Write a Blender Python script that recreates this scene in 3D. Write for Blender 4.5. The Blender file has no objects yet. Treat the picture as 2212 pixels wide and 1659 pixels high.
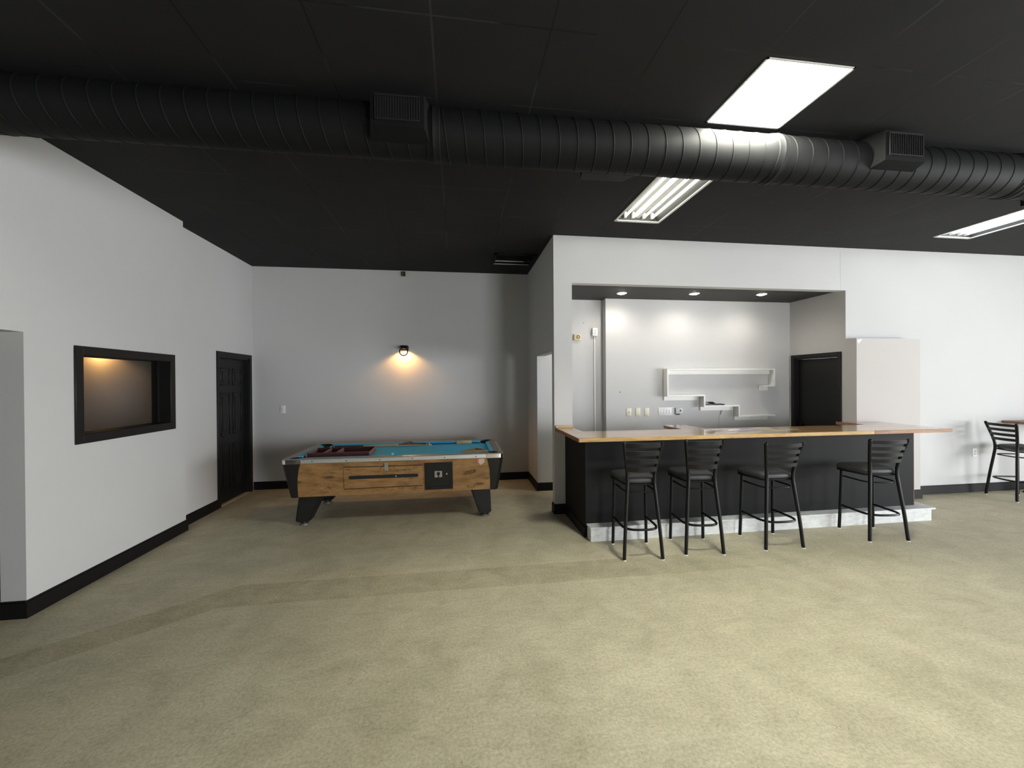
import bpy, bmesh, math, random
from mathutils import Vector, Matrix
random.seed(7)
PI = math.pi
SC = bpy.context.scene
COL = SC.collection

# ------------------------------------------------------------------ camera
CAM_H = 1.64
yaw, pitch, roll = math.radians(7.827), math.radians(-0.264), math.radians(-0.384)
fwd = Vector((math.sin(yaw) * math.cos(pitch), math.cos(yaw) * math.cos(pitch), math.sin(pitch)))
r0 = Vector((math.cos(yaw), -math.sin(yaw), 0)); u0 = r0.cross(fwd)
rgt = r0 * math.cos(roll) + u0 * math.sin(roll)
upv = -r0 * math.sin(roll) + u0 * math.cos(roll)
cd = bpy.data.cameras.new('camera'); cam = bpy.data.objects.new('camera', cd); COL.objects.link(cam)
m3 = Matrix((rgt, upv, -fwd)).transposed()
cam.matrix_world = Matrix.Translation((0, 0, CAM_H)) @ m3.to_4x4()
cd.sensor_fit = 'HORIZONTAL'; cd.sensor_width = 36.0
cd.lens = 862.23 / 2212 * 36.0
cd.clip_start = 0.05; cd.clip_end = 200
SC.camera = cam

# ------------------------------------------------------------------ exposure, world, daylight
SC.view_settings.view_transform = 'Standard'
SC.view_settings.look = 'None'
SC.view_settings.gamma = 1.0
SC.view_settings.use_curve_mapping = False
SC.view_settings.exposure = 0.46
SC.cycles.max_bounces = 10
SC.cycles.diffuse_bounces = 6
SC.cycles.glossy_bounces = 4
SC.cycles.caustics_reflective = False
SC.cycles.caustics_refractive = False
SC.cycles.sample_clamp_indirect = 8.0
w = bpy.data.worlds.new('overcast_sky'); SC.world = w; w.use_nodes = True
bg = w.node_tree.nodes['Background']
bg.inputs[0].default_value = (0.94, 0.97, 1.0, 1); bg.inputs[1].default_value = 18.0

TUBE_L = 7.5      # radiance of a bare fluorescent tube
PANEL_L = 95.0     # radiance of the lit diffuser
SPOT_W = 17.0      # watts of a recessed downlight
SCONCE_W = 25.0     # watts of a wall sconce

# room dimensions (metres, camera stands over the origin)
H = 3.46
XA, XA2, YA0, YA1 = -3.024, -3.181, 3.255, 4.928
XB, YB = -3.129, 6.665
XR, XR2 = 1.193, 1.31
YR, YR2 = 4.836, 4.944
XQ, YQ, YQL, XST = 5.32, 5.768, 5.90, 2.223
ZC, ZH = 2.89, 2.874
EAST, SOUTH, WEST = 11.0, -5.0, -7.2

def portal(name, loc, rot, sx, sy):
    l = bpy.data.lights.new(name, 'AREA'); l.shape = 'RECTANGLE'; l.size = sx; l.size_y = sy
    l.cycles.is_portal = True
    o = bpy.data.objects.new(name, l); COL.objects.link(o); o.location = loc; o.rotation_euler = rot
    return o
# daylight: shopfront windows behind the camera and on the right-hand wall
SW = [(3.3, 5.5)]            # x ranges of the shopfront windows
EW = [(-4.8, -1.6), (-1.3, 1.9)]           # y ranges of the right-hand windows
WZ = (0.35, 2.5)
for a, b in SW:
    portal('window_daylight', ((a + b) / 2, SOUTH - 0.16, sum(WZ) / 2), (PI / 2, 0, 0), b - a, WZ[1] - WZ[0])
for a, b in EW:
    portal('window_daylight', (EAST + 0.16, (a + b) / 2, sum(WZ) / 2), (PI / 2, 0, PI / 2), b - a, WZ[1] - WZ[0])

# ------------------------------------------------------------------ materials
MATS = {}
def mat(name, col, rough=0.6, metal=0.0, spec=0.5, var=0.0, scale=8.0, bump=0.0, bscale=60.0, coat=0.0, emit=None, estr=0.0):
    if name in MATS: return MATS[name]
    m = bpy.data.materials.new(name); m.use_nodes = True; MATS[name] = m
    nt = m.node_tree; p = nt.nodes['Principled BSDF']
    p.inputs['Base Color'].default_value = (*col, 1); p.inputs['Roughness'].default_value = rough
    p.inputs['Metallic'].default_value = metal; p.inputs['Specular IOR Level'].default_value = spec
    if coat: p.inputs['Coat Weight'].default_value = coat; p.inputs['Coat Roughness'].default_value = 0.06
    tc = nt.nodes.new('ShaderNodeTexCoord')
    if var:
        n = nt.nodes.new('ShaderNodeTexNoise'); n.inputs['Scale'].default_value = scale; n.inputs['Detail'].default_value = 5
        nt.links.new(tc.outputs['Object'], n.inputs['Vector'])
        mx = nt.nodes.new('ShaderNodeMix'); mx.data_type = 'RGBA'
        mx.inputs['A'].default_value = (*[c * (1 - var) for c in col], 1)
        mx.inputs['B'].default_value = (*[min(1, c * (1 + var)) for c in col], 1)
        nt.links.new(n.outputs['Fac'], mx.inputs['Factor']); nt.links.new(mx.outputs['Result'], p.inputs['Base Color'])
    if bump:
        n = nt.nodes.new('ShaderNodeTexNoise'); n.inputs['Scale'].default_value = bscale; n.inputs['Detail'].default_value = 4
        nt.links.new(tc.outputs['Object'], n.inputs['Vector'])
        b = nt.nodes.new('ShaderNodeBump'); b.inputs['Strength'].default_value = bump; b.inputs['Distance'].default_value = 0.004
        nt.links.new(n.outputs['Fac'], b.inputs['Height']); nt.links.new(b.outputs['Normal'], p.inputs['Normal'])
    if emit:
        p.inputs['Emission Color'].default_value = (*emit, 1); p.inputs['Emission Strength'].default_value = estr
    return m

class NT:
    """small helper to write node trees"""
    def __init__(s, name):
        s.m = bpy.data.materials.new(name); s.m.use_nodes = True; s.nt = s.m.node_tree
        s.p = s.nt.nodes['Principled BSDF']; s.tc = s.nt.nodes.new('ShaderNodeTexCoord')
    def link(s, a, b): s.nt.links.new(a, b)
    def val(s, sock, v):
        if isinstance(v, (int, float)): sock.default_value = v
        else: s.link(v, sock)
    def math(s, op, a, b=0.0, c=None, clamp=False):
        n = s.nt.nodes.new('ShaderNodeMath'); n.operation = op; n.use_clamp = clamp
        s.val(n.inputs[0], a); s.val(n.inputs[1], b)
        if c is not None: s.val(n.inputs[2], c)
        return n.outputs[0]
    def xyz(s):
        n = s.nt.nodes.new('ShaderNodeSeparateXYZ'); s.link(s.tc.outputs['Object'], n.inputs[0]); return n.outputs
    def noise(s, scale, detail=4, rough=0.5, stretch=None, dist=0.0):
        n = s.nt.nodes.new('ShaderNodeTexNoise'); n.inputs['Scale'].default_value = scale; n.inputs['Detail'].default_value = detail
        n.inputs['Roughness'].default_value = rough; n.inputs['Distortion'].default_value = dist
        if stretch:
            mp = s.nt.nodes.new('ShaderNodeMapping'); mp.inputs['Scale'].default_value = stretch
            s.link(s.tc.outputs['Object'], mp.inputs[0]); s.link(mp.outputs[0], n.inputs['Vector'])
        else: s.link(s.tc.outputs['Object'], n.inputs['Vector'])
        return n.outputs['Fac']
    def voronoi(s, scale, stretch=(1, 1, 1), feature='F1'):
        n = s.nt.nodes.new('ShaderNodeTexVoronoi'); n.inputs['Scale'].default_value = scale; n.feature = feature
        mp = s.nt.nodes.new('ShaderNodeMapping'); mp.inputs['Scale'].default_value = stretch
        s.link(s.tc.outputs['Object'], mp.inputs[0]); s.link(mp.outputs[0], n.inputs['Vector'])
        return n.outputs['Distance']
    def ramp(s, fac, stops):
        n = s.nt.nodes.new('ShaderNodeValToRGB'); s.link(fac, n.inputs[0])
        e = n.color_ramp.elements
        while len(e) < len(stops): e.new(0.5)
        for i, (p, c) in enumerate(stops): e[i].position = p; e[i].color = (*c, 1)
        return n.outputs[0]
    def mix(s, fac, a, b, mode='MIX'):
        n = s.nt.nodes.new('ShaderNodeMix'); n.data_type = 'RGBA'; n.blend_type = mode
        s.val(n.inputs['Factor'], fac)
        for k, v in (('A', a), ('B', b)):
            if isinstance(v, tuple): n.inputs[k].default_value = (*v, 1)
            else: s.link(v, n.inputs[k])
        return n.outputs['Result']
    def bump(s, h, strength, dist=0.004):
        n = s.nt.nodes.new('ShaderNodeBump'); n.inputs['Strength'].default_value = strength; n.inputs['Distance'].default_value = dist
        s.link(h, n.inputs['Height']); s.link(n.outputs[0], s.p.inputs['Normal'])

# --- polished concrete floor with the ghost strip of a removed partition
def floor_mat():
    n = NT('polished_concrete'); X, Y, Z = n.xyz()
    big = n.noise(0.55, 5, 0.6); mid = n.noise(3.5, 6, 0.65, dist=0.6); fine = n.noise(60, 5, 0.8); brush = n.noise(5, 5, 0.7, (0.7, 2.6, 1), 0.8)
    c = n.ramp(big, [(0.3, (0.482, 0.444, 0.320)), (0.7, (0.585, 0.54, 0.398))])
    c = n.mix(0.75, c, n.ramp(mid, [(0.28, (0.72, 0.71, 0.68)), (0.62, (1.06, 1.06, 1.06))]), 'MULTIPLY')
    c = n.mix(0.55, c, n.ramp(brush, [(0.3, (0.84, 0.83, 0.80)), (0.6, (1.04, 1.04, 1.04))]), 'MULTIPLY')
    c = n.mix(0.75, c, n.ramp(fine, [(0.34, (0.62, 0.60, 0.56)), (0.6, (1.12, 1.12, 1.11))]), 'MULTIPLY')
    # strip: y 3.17..3.50, bending towards the camera beyond x = -1.9
    yy = n.math('ADD', Y, n.math('MULTIPLY', n.math('MAXIMUM', n.math('SUBTRACT', -1.75, X), 0), 0.75))
    d = n.math('ABSOLUTE', n.math('SUBTRACT', yy, n.math('ADD', 3.335, n.math('MULTIPLY', n.noise(1.2, 3), 0.03))))
    fade = n.math('MULTIPLY', n.math('SUBTRACT', 3.2, X), 0.6, clamp=True)
    st = n.math('MULTIPLY', n.math('MULTIPLY', n.math('SUBTRACT', 0.175, d), 60, clamp=True), fade)
    grain = n.noise(90, 3, 0.8)
    c2 = n.mix(1.0, c, n.ramp(grain, [(0.3, (0.74, 0.73, 0.70)), (0.7, (0.95, 0.94, 0.91))]), 'MULTIPLY')
    c = n.mix(n.math('MULTIPLY', st, 0.85), c, c2)
    # specks and hairline cracks
    sp = n.math('LESS_THAN', n.voronoi(1.6), 0.012)
    c = n.mix(sp, c, (0.03, 0.02, 0.02))
    cr = n.noise(1.3, 4, 0.7, (1, 0.45, 1), 0.4)
    ck = n.math('MULTIPLY', n.math('LESS_THAN', n.math('ABSOLUTE', n.math('SUBTRACT', cr, 0.5)), 0.0006), n.math('GREATER_THAN', n.noise(1.1, 2), 0.52))
    c = n.mix(n.math('MULTIPLY', ck, 0.3), c, (0.12, 0.10, 0.07))
    n.link(c, n.p.inputs['Base Color'])
    rg = n.math('ADD', n.math('ADD', 0.42, n.math('MULTIPLY', mid, 0.16)), n.math('MULTIPLY', st, 0.3))
    n.link(rg, n.p.inputs['Roughness']); n.p.inputs['Specular IOR Level'].default_value = 0.32
    n.bump(n.math('ADD', n.math('MULTIPLY', fine, 0.5), n.math('MULTIPLY', mid, 0.6)), 0.12, 0.004)
    return n.m
# --- black painted ceiling tiles in a lay-in grid
def ceiling_mat():
    n = NT('black_ceiling_tile'); X, Y, Z = n.xyz()
    fx = n.math('FRACT', n.math('DIVIDE', n.math('ADD', X, 20 * 0.61 - 1.105 + 0.006), 0.61))
    fy = n.math('FRACT', n.math('DIVIDE', n.math('ADD', Y, 20 * 0.585 - 2.02 + 0.005), 0.585))
    lx = n.math('LESS_THAN', fx, 0.018); ly = n.math('LESS_THAN', fy, 0.016)
    brk = n.math('GREATER_THAN', n.noise(0.9, 2), 0.42)
    ln = n.math('MAXIMUM', lx, n.math('MULTIPLY', ly, brk))
    fine = n.noise(160, 3, 0.7)
    c = n.ramp(n.noise(2.0, 4), [(0.3, (0.0105, 0.0103, 0.0112)), (0.7, (0.0145, 0.014, 0.0148))])
    c = n.mix(n.math('MULTIPLY', ln, 0.9), c, n.ramp(n.noise(1.7, 2), [(0.45, (0.003, 0.003, 0.003)), (0.58, (0.034, 0.034, 0.033))]))
    n.link(c, n.p.inputs['Base Color']); n.p.inputs['Roughness'].default_value = 0.8; n.p.inputs['Specular IOR Level'].default_value = 0.3
    n.bump(n.math('SUBTRACT', n.math('MULTIPLY', fine, 0.4), n.math('MULTIPLY', ln, 1.2)), 0.5, 0.004)
    return n.m
def wood_mat(name, dark, mid, light, along=(0.25, 3, 3), sc=5.0, rough=0.45, coat=0.0, knots=True):
    n = NT(name)
    g = n.noise(sc, 7, 0.65, along, 1.2); f = n.noise(sc * 9, 4, 0.6, along, 0.3)
    c = n.ramp(g, [(0.28, dark), (0.46, mid), (0.7, light)])
    c = n.mix(0.5, c, n.ramp(f, [(0.3, (0.72, 0.70, 0.66)), (0.6, (1.08, 1.08, 1.08))]), 'MULTIPLY')
    if knots:
        k = n.voronoi(3.1, (0.75, 0.0, 2.7))
        kk = n.math('MULTIPLY', n.math('SUBTRACT', n.math('ADD', 0.10, n.math('MULTIPLY', n.noise(14, 3, 0.6, (1, 0, 2)), 0.16)), k), 9, clamp=True)
        c = n.mix(n.math('MULTIPLY', kk, 0.8), c, tuple(v * 0.45 for v in dark))
        cr = n.noise(3.4, 5, 0.6, (0.55, 0.0, 3.2), 1.4)
        ck = n.math('MULTIPLY', n.math('LESS_THAN', n.math('ABSOLUTE', n.math('SUBTRACT', cr, 0.47)), 0.0065), n.math('GREATER_THAN', n.noise(2.6, 3, 0.5, (1, 0, 2)), 0.53))
        c = n.mix(n.math('MULTIPLY', ck, 0.8), c, tuple(v * 0.3 for v in dark))
        c = n.mix(0.6, c, n.ramp(n.noise(5, 4, 0.6, (0.8, 0, 1.5)), [(0.35, (0.62, 0.58, 0.54)), (0.62, (1.1, 1.1, 1.08))]), 'MULTIPLY')
    n.link(c, n.p.inputs['Base Color']); n.p.inputs['Roughness'].default_value = rough
    if coat: n.p.inputs['Coat Weight'].default_value = coat; n.p.inputs['Coat Roughness'].default_value = 0.05
    n.bump(f, 0.05)
    return n.m
def scuffed_white():
    n = NT('scuffed_white_paint')
    c = n.ramp(n.noise(9, 6, 0.7, (1, 2, 3)), [(0.3, (0.47, 0.49, 0.49)), (0.6, (0.68, 0.695, 0.695))])
    n.link(c, n.p.inputs['Base Color']); n.p.inputs['Roughness'].default_value = 0.5
    n.bump(n.noise(60), 0.08)
    return n.m

M_FLOOR = floor_mat(); M_CEIL = ceiling_mat()
M_WALL = mat('light_grey_wall_paint', (0.56, 0.56, 0.56), 0.8, spec=0.3, var=0.03, scale=1.5, bump=0.12, bscale=120)
M_GREY = mat('mid_grey_wall_paint', (0.56, 0.56, 0.565), 0.8, spec=0.3, var=0.03, scale=1.5, bump=0.1, bscale=120)
M_PATCH = mat('bare_drywall_patch', (0.53, 0.505, 0.49), 0.85, spec=0.2, var=0.03, scale=2.0, bump=0.08, bscale=80)
M_BASE = mat('black_baseboard', (0.006, 0.0056, 0.006), 0.5, spec=0.25, var=0.15, scale=6, bump=0.1)
M_BLKDOOR = mat('black_door_paint', (0.007, 0.007, 0.0075), 0.45, spec=0.35, var=0.1, scale=3)
M_BLKTRIM = mat('black_frame_paint', (0.009, 0.008, 0.008), 0.5, spec=0.35, var=0.15, scale=5, bump=0.1)
M_DUCT = mat('black_painted_duct', (0.0075, 0.0077, 0.008), 0.62, spec=0.13, var=0.2, scale=5, bump=0.06, bscale=40)
M_GRILLE = mat('black_grille', (0.012, 0.012, 0.013), 0.5)
M_BARBLK = mat('charcoal_bar_paint', (0.0065, 0.0065, 0.0072), 0.65, spec=0.18, var=0.1, scale=3, bump=0.08)
M_SCUFF = scuffed_white()
M_TOP = wood_mat('varnished_bar_top', (0.27, 0.125, 0.045), (0.47, 0.27, 0.11), (0.62, 0.41, 0.20), (0.22, 2.5, 2.5), 4.5, 0.3, coat=1.0, knots=False)
M_TABWOOD = wood_mat('knotty_oak_laminate', (0.11, 0.050, 0.016), (0.29, 0.155, 0.055), (0.40, 0.235, 0.095), (0.4, 2, 2.2), 4.2, 0.5)
M_REDWOOD = wood_mat('reddish_table_top', (0.16, 0.06, 0.03), (0.25, 0.11, 0.06), (0.33, 0.16, 0.09), (0.3, 3, 3), 5, 0.35, knots=False)
M_TAN = wood_mat('pale_oak', (0.36, 0.26, 0.13), (0.50, 0.38, 0.20), (0.60, 0.47, 0.27), (0.3, 3, 3), 8, 0.5, knots=False)
M_MAROON = wood_mat('maroon_tray_wood', (0.035, 0.008, 0.010), (0.055, 0.013, 0.014), (0.08, 0.024, 0.022), (0.5, 2, 2), 8, 0.4, knots=False)
M_TRAYEND = mat('worn_tray_edge', (0.22, 0.13, 0.11), 0.55, var=0.3, scale=20)
M_BLUE = mat('blue_cloth', (0.088, 0.46, 0.74), 0.9, spec=0.15, var=0.08, scale=12, bump=0.1, bscale=300)
M_RAIL = mat('grey_rail_laminate', (0.20, 0.185, 0.165), 0.33, var=0.2, scale=14)
M_ALU = mat('dull_aluminium_trim', (0.60, 0.60, 0.57), 0.4, metal=0.75, var=0.08, scale=18)
M_CHROME = mat('chrome', (0.78, 0.78, 0.80), 0.13, metal=1.0)
M_STEEL = mat('worn_steel', (0.50, 0.48, 0.43), 0.4, metal=0.8, var=0.25, scale=40)
M_LEVEL = mat('dull_dark_steel', (0.16, 0.15, 0.14), 0.5, metal=0.5, var=0.3, scale=40)
M_BRASS = mat('brass', (0.55, 0.33, 0.10), 0.3, metal=0.9)
M_BRONZE = mat('aged_bronze_plate', (0.10, 0.065, 0.025), 0.45, metal=0.4, var=0.3, scale=50)
M_BLKPLAS = mat('black_moulded_plastic', (0.010, 0.0095, 0.009), 0.5, spec=0.35, var=0.2, scale=30, bump=0.15, bscale=200)
M_BLKMET = mat('black_powder_coat', (0.005, 0.005, 0.0055), 0.34, spec=0.25, var=0.1, scale=20)
M_VINYL = mat('black_vinyl', (0.032, 0.033, 0.034), 0.5, spec=0.5, bump=0.1, bscale=90)
M_HOUSING = mat('grey_white_fitting_enamel', (0.10, 0.105, 0.10), 0.6, spec=0.3)
M_WHITE = mat('white_enamel', (0.80, 0.80, 0.78), 0.4)
M_WHSHELF = mat('white_shelf_paint', (0.80, 0.80, 0.77), 0.45, var=0.04, scale=8)
M_CREAM = mat('cream_plastic', (0.74, 0.70, 0.55), 0.4)
M_YCREAM = mat('yellowed_plastic', (0.70, 0.60, 0.34), 0.45)
M_WPLAS = mat('white_plastic', (0.82, 0.82, 0.82), 0.35)
M_GPLAS = mat('pale_grey_plastic', (0.58, 0.59, 0.60), 0.4)
M_DARK = mat('dark_recess', (0.006, 0.006, 0.006), 0.7)
M_SILL = mat('worn_threshold_wood', (0.40, 0.33, 0.21), 0.6, var=0.2, scale=20)
M_TUBE = mat('lit_fluorescent_tube', (0.9, 0.9, 0.9), 0.4, emit=(1.0, 0.98, 0.86), estr=TUBE_L)
M_TUBEC = mat('lit_cool_fluorescent_tube', (0.9, 0.9, 0.9), 0.4, emit=(0.90, 0.95, 1.0), estr=TUBE_L)
M_PANEL = mat('lit_diffuser', (0.9, 0.9, 0.9), 0.4, emit=(1.0, 1.0, 0.88), estr=PANEL_L)
M_DOWN = mat('lit_downlight_lens', (0.9, 0.9, 0.9), 0.4, emit=(1.0, 0.93, 0.80), estr=40)
M_BULB = mat('lit_warm_bulb', (0.9, 0.8, 0.6), 0.4, emit=(1.0, 0.66, 0.26), estr=9)
M_CHALK = mat('blue_chalk', (0.18, 0.55, 0.68), 0.9)
M_CUEDARK = mat('dark_cue_butt', (0.02, 0.013, 0.012), 0.3, coat=0.5)
M_CUEWOOD = mat('maple_cue_shaft', (0.55, 0.38, 0.20), 0.3, var=0.1, scale=20, coat=0.5)
M_STICKR = mat('faded_red_sticker', (0.55, 0.17, 0.12), 0.6)
M_STICKW = mat('pale_pink_sticker', (0.58, 0.44, 0.38), 0.6)

# ------------------------------------------------------------------ mesh helpers
def new(): return bmesh.new()
def bx(bm, x0, x1, y0, y1, z0, z1, bev=0.0, seg=1):
    r = bmesh.ops.create_cube(bm, size=1.0)
    for v in r['verts']:
        v.co = Vector((x0 + (v.co.x + .5) * (x1 - x0), y0 + (v.co.y + .5) * (y1 - y0), z0 + (v.co.z + .5) * (z1 - z0)))
    if bev:
        es = list({e for v in r['verts'] for e in v.link_edges})
        bmesh.ops.bevel(bm, geom=es, offset=bev, segments=seg, affect='EDGES', profile=0.5)
    return bm
def prism(bm, pts, axis, a0, a1):
    """extrude a 2D outline along an axis; pts are the two other coordinates in order"""
    def P(p, a):
        return {'x': (a, p[0], p[1]), 'y': (p[0], a, p[1]), 'z': (p[0], p[1], a)}[axis]
    A = [bm.verts.new(P(p, a0)) for p in pts]; B = [bm.verts.new(P(p, a1)) for p in pts]
    n = len(pts)
    bm.faces.new(A); bm.faces.new(list(reversed(B)))
    for i in range(n): bm.faces.new((A[i], B[i], B[(i + 1) % n], A[(i + 1) % n]))
    return bm
def hexa(bm, bot, top):
    """solid between two quads"""
    A = [bm.verts.new(p) for p in bot]; B = [bm.verts.new(p) for p in top]
    bm.faces.new(list(reversed(A))); bm.faces.new(B)
    for i in range(len(A)): bm.faces.new((A[i], A[(i + 1) % len(A)], B[(i + 1) % len(A)], B[i]))
    return bm
def tube(bm, pts, r, n=10, closed=False, cap=True, ell=None):
    pts = [Vector(p) for p in pts]; N = len(pts); rings = []
    ref = None
    for i, p in enumerate(pts):
        if closed: t = pts[(i + 1) % N] - pts[i - 1]
        else: t = pts[min(i + 1, N - 1)] - pts[max(i - 1, 0)]
        t.normalize()
        if ref is None:
            ref = Vector((0, 0, 1)) if abs(t.z) < 0.9 else Vector((1, 0, 0))
        a = (ref - t * ref.dot(t)).normalized(); b = t.cross(a); ref = a
        rr = r[i] if isinstance(r, (list, tuple)) else r
        e = ell or (1, 1)
        rings.append([bm.verts.new(p + a * math.cos(2 * PI * k / n) * rr * e[0] + b * math.sin(2 * PI * k / n) * rr * e[1]) for k in range(n)])
    for i in range(N if closed else N - 1):
        A, B = rings[i], rings[(i + 1) % N]
        for k in range(n): bm.faces.new((A[k], A[(k + 1) % n], B[(k + 1) % n], B[k]))
    if cap and not closed:
        bm.faces.new(list(reversed(rings[0]))); bm.faces.new(rings[-1])
    return bm
def cyl(bm, c, r, h, axis='z', n=24, r2=None):
    c = Vector(c); d = {'x': Vector((1, 0, 0)), 'y': Vector((0, 1, 0)), 'z': Vector((0, 0, 1))}[axis]
    return tube(bm, [c, c + d * h], [r, r if r2 is None else r2], n)
def spline(P, k=6):
    """Catmull-Rom through points"""
    P = [Vector(p) for p in P]; out = []
    for i in range(len(P) - 1):
        a, b, c, d = P[max(i - 1, 0)], P[i], P[i + 1], P[min(i + 2, len(P) - 1)]
        for j in range(k):
            t = j / k
            out.append(0.5 * ((2 * b) + (c - a) * t + (2 * a - 5 * b + 4 * c - d) * t * t + (3 * b - a - 3 * c + d) * t ** 3))
    out.append(P[-1]); return out
def obj(name, bm, m, parent=None, smooth=True, loc=None):
    bmesh.ops.recalc_face_normals(bm, faces=bm.faces)
    me = bpy.data.meshes.new(name); bm.to_mesh(me); bm.free()
    if smooth and len(me.polygons):
        me.polygons.foreach_set('use_smooth', [True] * len(me.polygons))
        me.set_sharp_from_angle(angle=math.radians(38))
    o = bpy.data.objects.new(name, me); COL.objects.link(o)
    if isinstance(m, (list, tuple)):
        for x in m: me.materials.append(x)
    else: me.materials.append(m)
    if parent: o.parent = parent
    if loc: o.location = loc
    return o
def tag(o, label, cat, group=None):
    o['label'] = label; o['category'] = cat
    if group: o['group'] = group
    return o
def thing(name, label, cat, loc=(0, 0, 0), rz=0.0, group=None):
    o = bpy.data.objects.new(name, None); COL.objects.link(o); o.location = loc; o.rotation_euler = (0, 0, rz)
    o.empty_display_size = 0.1
    return tag(o, label, cat, group)
def struct(name, bm, m, parent=None, smooth=False):
    o = obj(name, bm, m, parent, smooth)
    if not parent: o['kind'] = 'structure'
    return o
def dup(root, loc, rz, label, group=None):
    r = root.copy(); COL.objects.link(r); r.location = loc; r.rotation_euler = (0, 0, rz); r['label'] = label
    if group: r['group'] = group
    for ch in list(root.children):
        c = ch.copy(); COL.objects.link(c); c.parent = r
        for g in list(ch.children):
            d = g.copy(); COL.objects.link(d); d.parent = c
    return r
def wall_x(bm, x0, x1, y0, y1, z0, z1, holes=()):
    """wall slab thin in x with rectangular holes (ya, yb, za, zb)"""
    ys = sorted({y0, y1, *[h[0] for h in holes], *[h[1] for h in holes]})
    zs = sorted({z0, z1, *[h[2] for h in holes], *[h[3] for h in holes]})
    for i in range(len(ys) - 1):
        for j in range(len(zs) - 1):
            cy, cz = (ys[i] + ys[i + 1]) / 2, (zs[j] + zs[j + 1]) / 2
            if any(h[0] < cy < h[1] and h[2] < cz < h[3] for h in holes): continue
            bx(bm, x0, x1, ys[i], ys[i + 1], zs[j], zs[j + 1])
    return bm
def wall_y(bm, y0, y1, x0, x1, z0, z1, holes=()):
    xs = sorted({x0, x1, *[h[0] for h in holes], *[h[1] for h in holes]})
    zs = sorted({z0, z1, *[h[2] for h in holes], *[h[3] for h in holes]})
    for i in range(len(xs) - 1):
        for j in range(len(zs) - 1):
            cx, cz = (xs[i] + xs[i + 1]) / 2, (zs[j] + zs[j + 1]) / 2
            if any(h[0] < cx < h[1] and h[2] < cz < h[3] for h in holes): continue
            bx(bm, xs[i], xs[i + 1], y0, y1, zs[j], zs[j + 1])
    return bm

# ------------------------------------------------------------------ the setting
struct('floor', bx(new(), WEST, EAST + .15, SOUTH - .15, 7.0, -0.1, 0.0), M_FLOOR)

# light fittings cut into the ceiling: x0, x1, y0, y1
FIT_A = (1.745, 2.315, 2.035, 2.605)
FIT_B = (1.785, 2.300, 3.20, 4.315)
FIT_C = (6.045, 6.575, 3.20, 4.31)
def ceiling():
    bm = new(); holes = [FIT_A, FIT_B, FIT_C]
    xs = sorted({WEST, EAST + .15, *[h[0] for h in holes], *[h[1] for h in holes]})
    ys = sorted({SOUTH - .15, 6.8, *[h[2] for h in holes], *[h[3] for h in holes]})
    for i in range(len(xs) - 1):
        for j in range(len(ys) - 1):
            cx, cy = (xs[i] + xs[i + 1]) / 2, (ys[j] + ys[j + 1]) / 2
            if any(h[0] < cx < h[1] and h[2] < cy < h[3] for h in holes): continue
            bx(bm, xs[i], xs[i + 1], ys[j], ys[j + 1], H, H + .02)
    bmesh.ops.remove_doubles(bm, verts=bm.verts, dist=1e-5)
    return struct('ceiling', bm, M_CEIL)
ceiling()

WIN1 = (3.69, 4.69, 1.232, 1.886)
DOOR1 = (5.775, 6.545, 0.0, 2.015)
struct('wall_left', wall_x(new(), XA2, XA, SOUTH, YA1, 0, H, [WIN1, (1.2, YA0, 0, 2.017)]), M_WALL)
struct('wall_left_rear', wall_x(new(), XB - .13, XB, YA1, YB, 0, H, [DOOR1]), M_WALL)
struct('wall_back', wall_y(new(), YB, YB + .12, WEST, XR2, 0, H), M_GREY)
struct('wall_alcove_right', wall_x(new(), XR, XR2, YR2, YB, 0, H, [(YR2, YQL, 0, 2.026)]), M_GREY)
struct('wall_bar_header', wall_y(new(), YR, YR2, XR, XQ, 0, H, [(1.426, XQ, 0, ZH)]), M_WALL)
struct('wall_right', wall_y(new(), YR, YR2, XQ + .11, EAST, 0, H), M_WALL)
DOOR2 = (4.945, 5.685, 0.0, 1.985)
struct('wall_bar_right', wall_x(new(), XQ, XQ + .11, YR, 5.9, 0, H, [DOOR2]), M_WALL)
bm = new(); bx(bm, XR2, XST, YQL, YQL + .1, 0, ZC + .1); bx(bm, XST, XQ + .11, YQ, YQL + .1, 0, ZC + .1)
struct('wall_bar_back', bm, M_WALL)
DOWN = [(2.318, 5.391), (3.373, 5.308), (4.382, 5.246)]
struct('ceiling_bar', bx(new(), XR2, XQ, YR2, YQL, ZC, ZC + .03), mat('dark_bar_ceiling', (0.035, 0.031, 0.031), 0.7, var=0.1, scale=3))
# boxed-out pillar with bare drywall at the right end of the bar
struct('wall_pillar', bx(new(), 5.325, 6.328, 4.688, YR, 0, 2.20), M_PATCH)
bm = new(); bx(bm, 5.321, 5.325, 4.692, YR, 0, 2.2)
struct('wall_pillar_side', bm, M_WALL)
# walls outside the picture
struct('wall_east', wall_x(new(), EAST, EAST + .15, SOUTH, YR, 0, H, [(a, b, *WZ) for a, b in EW]), M_WALL)
struct('wall_south', wall_y(new(), SOUTH - .15, SOUTH, XA2, EAST, 0, H, [(a, b, *WZ) for a, b in SW]), M_WALL)
struct('wall_side_room', wall_x(new(), WEST - .1, WEST, SOUTH, YB, 0, H), M_GREY)
struct('wall_side_room_front', wall_y(new(), 0.8, .9, WEST, XA2, 0, H), M_GREY)

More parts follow.
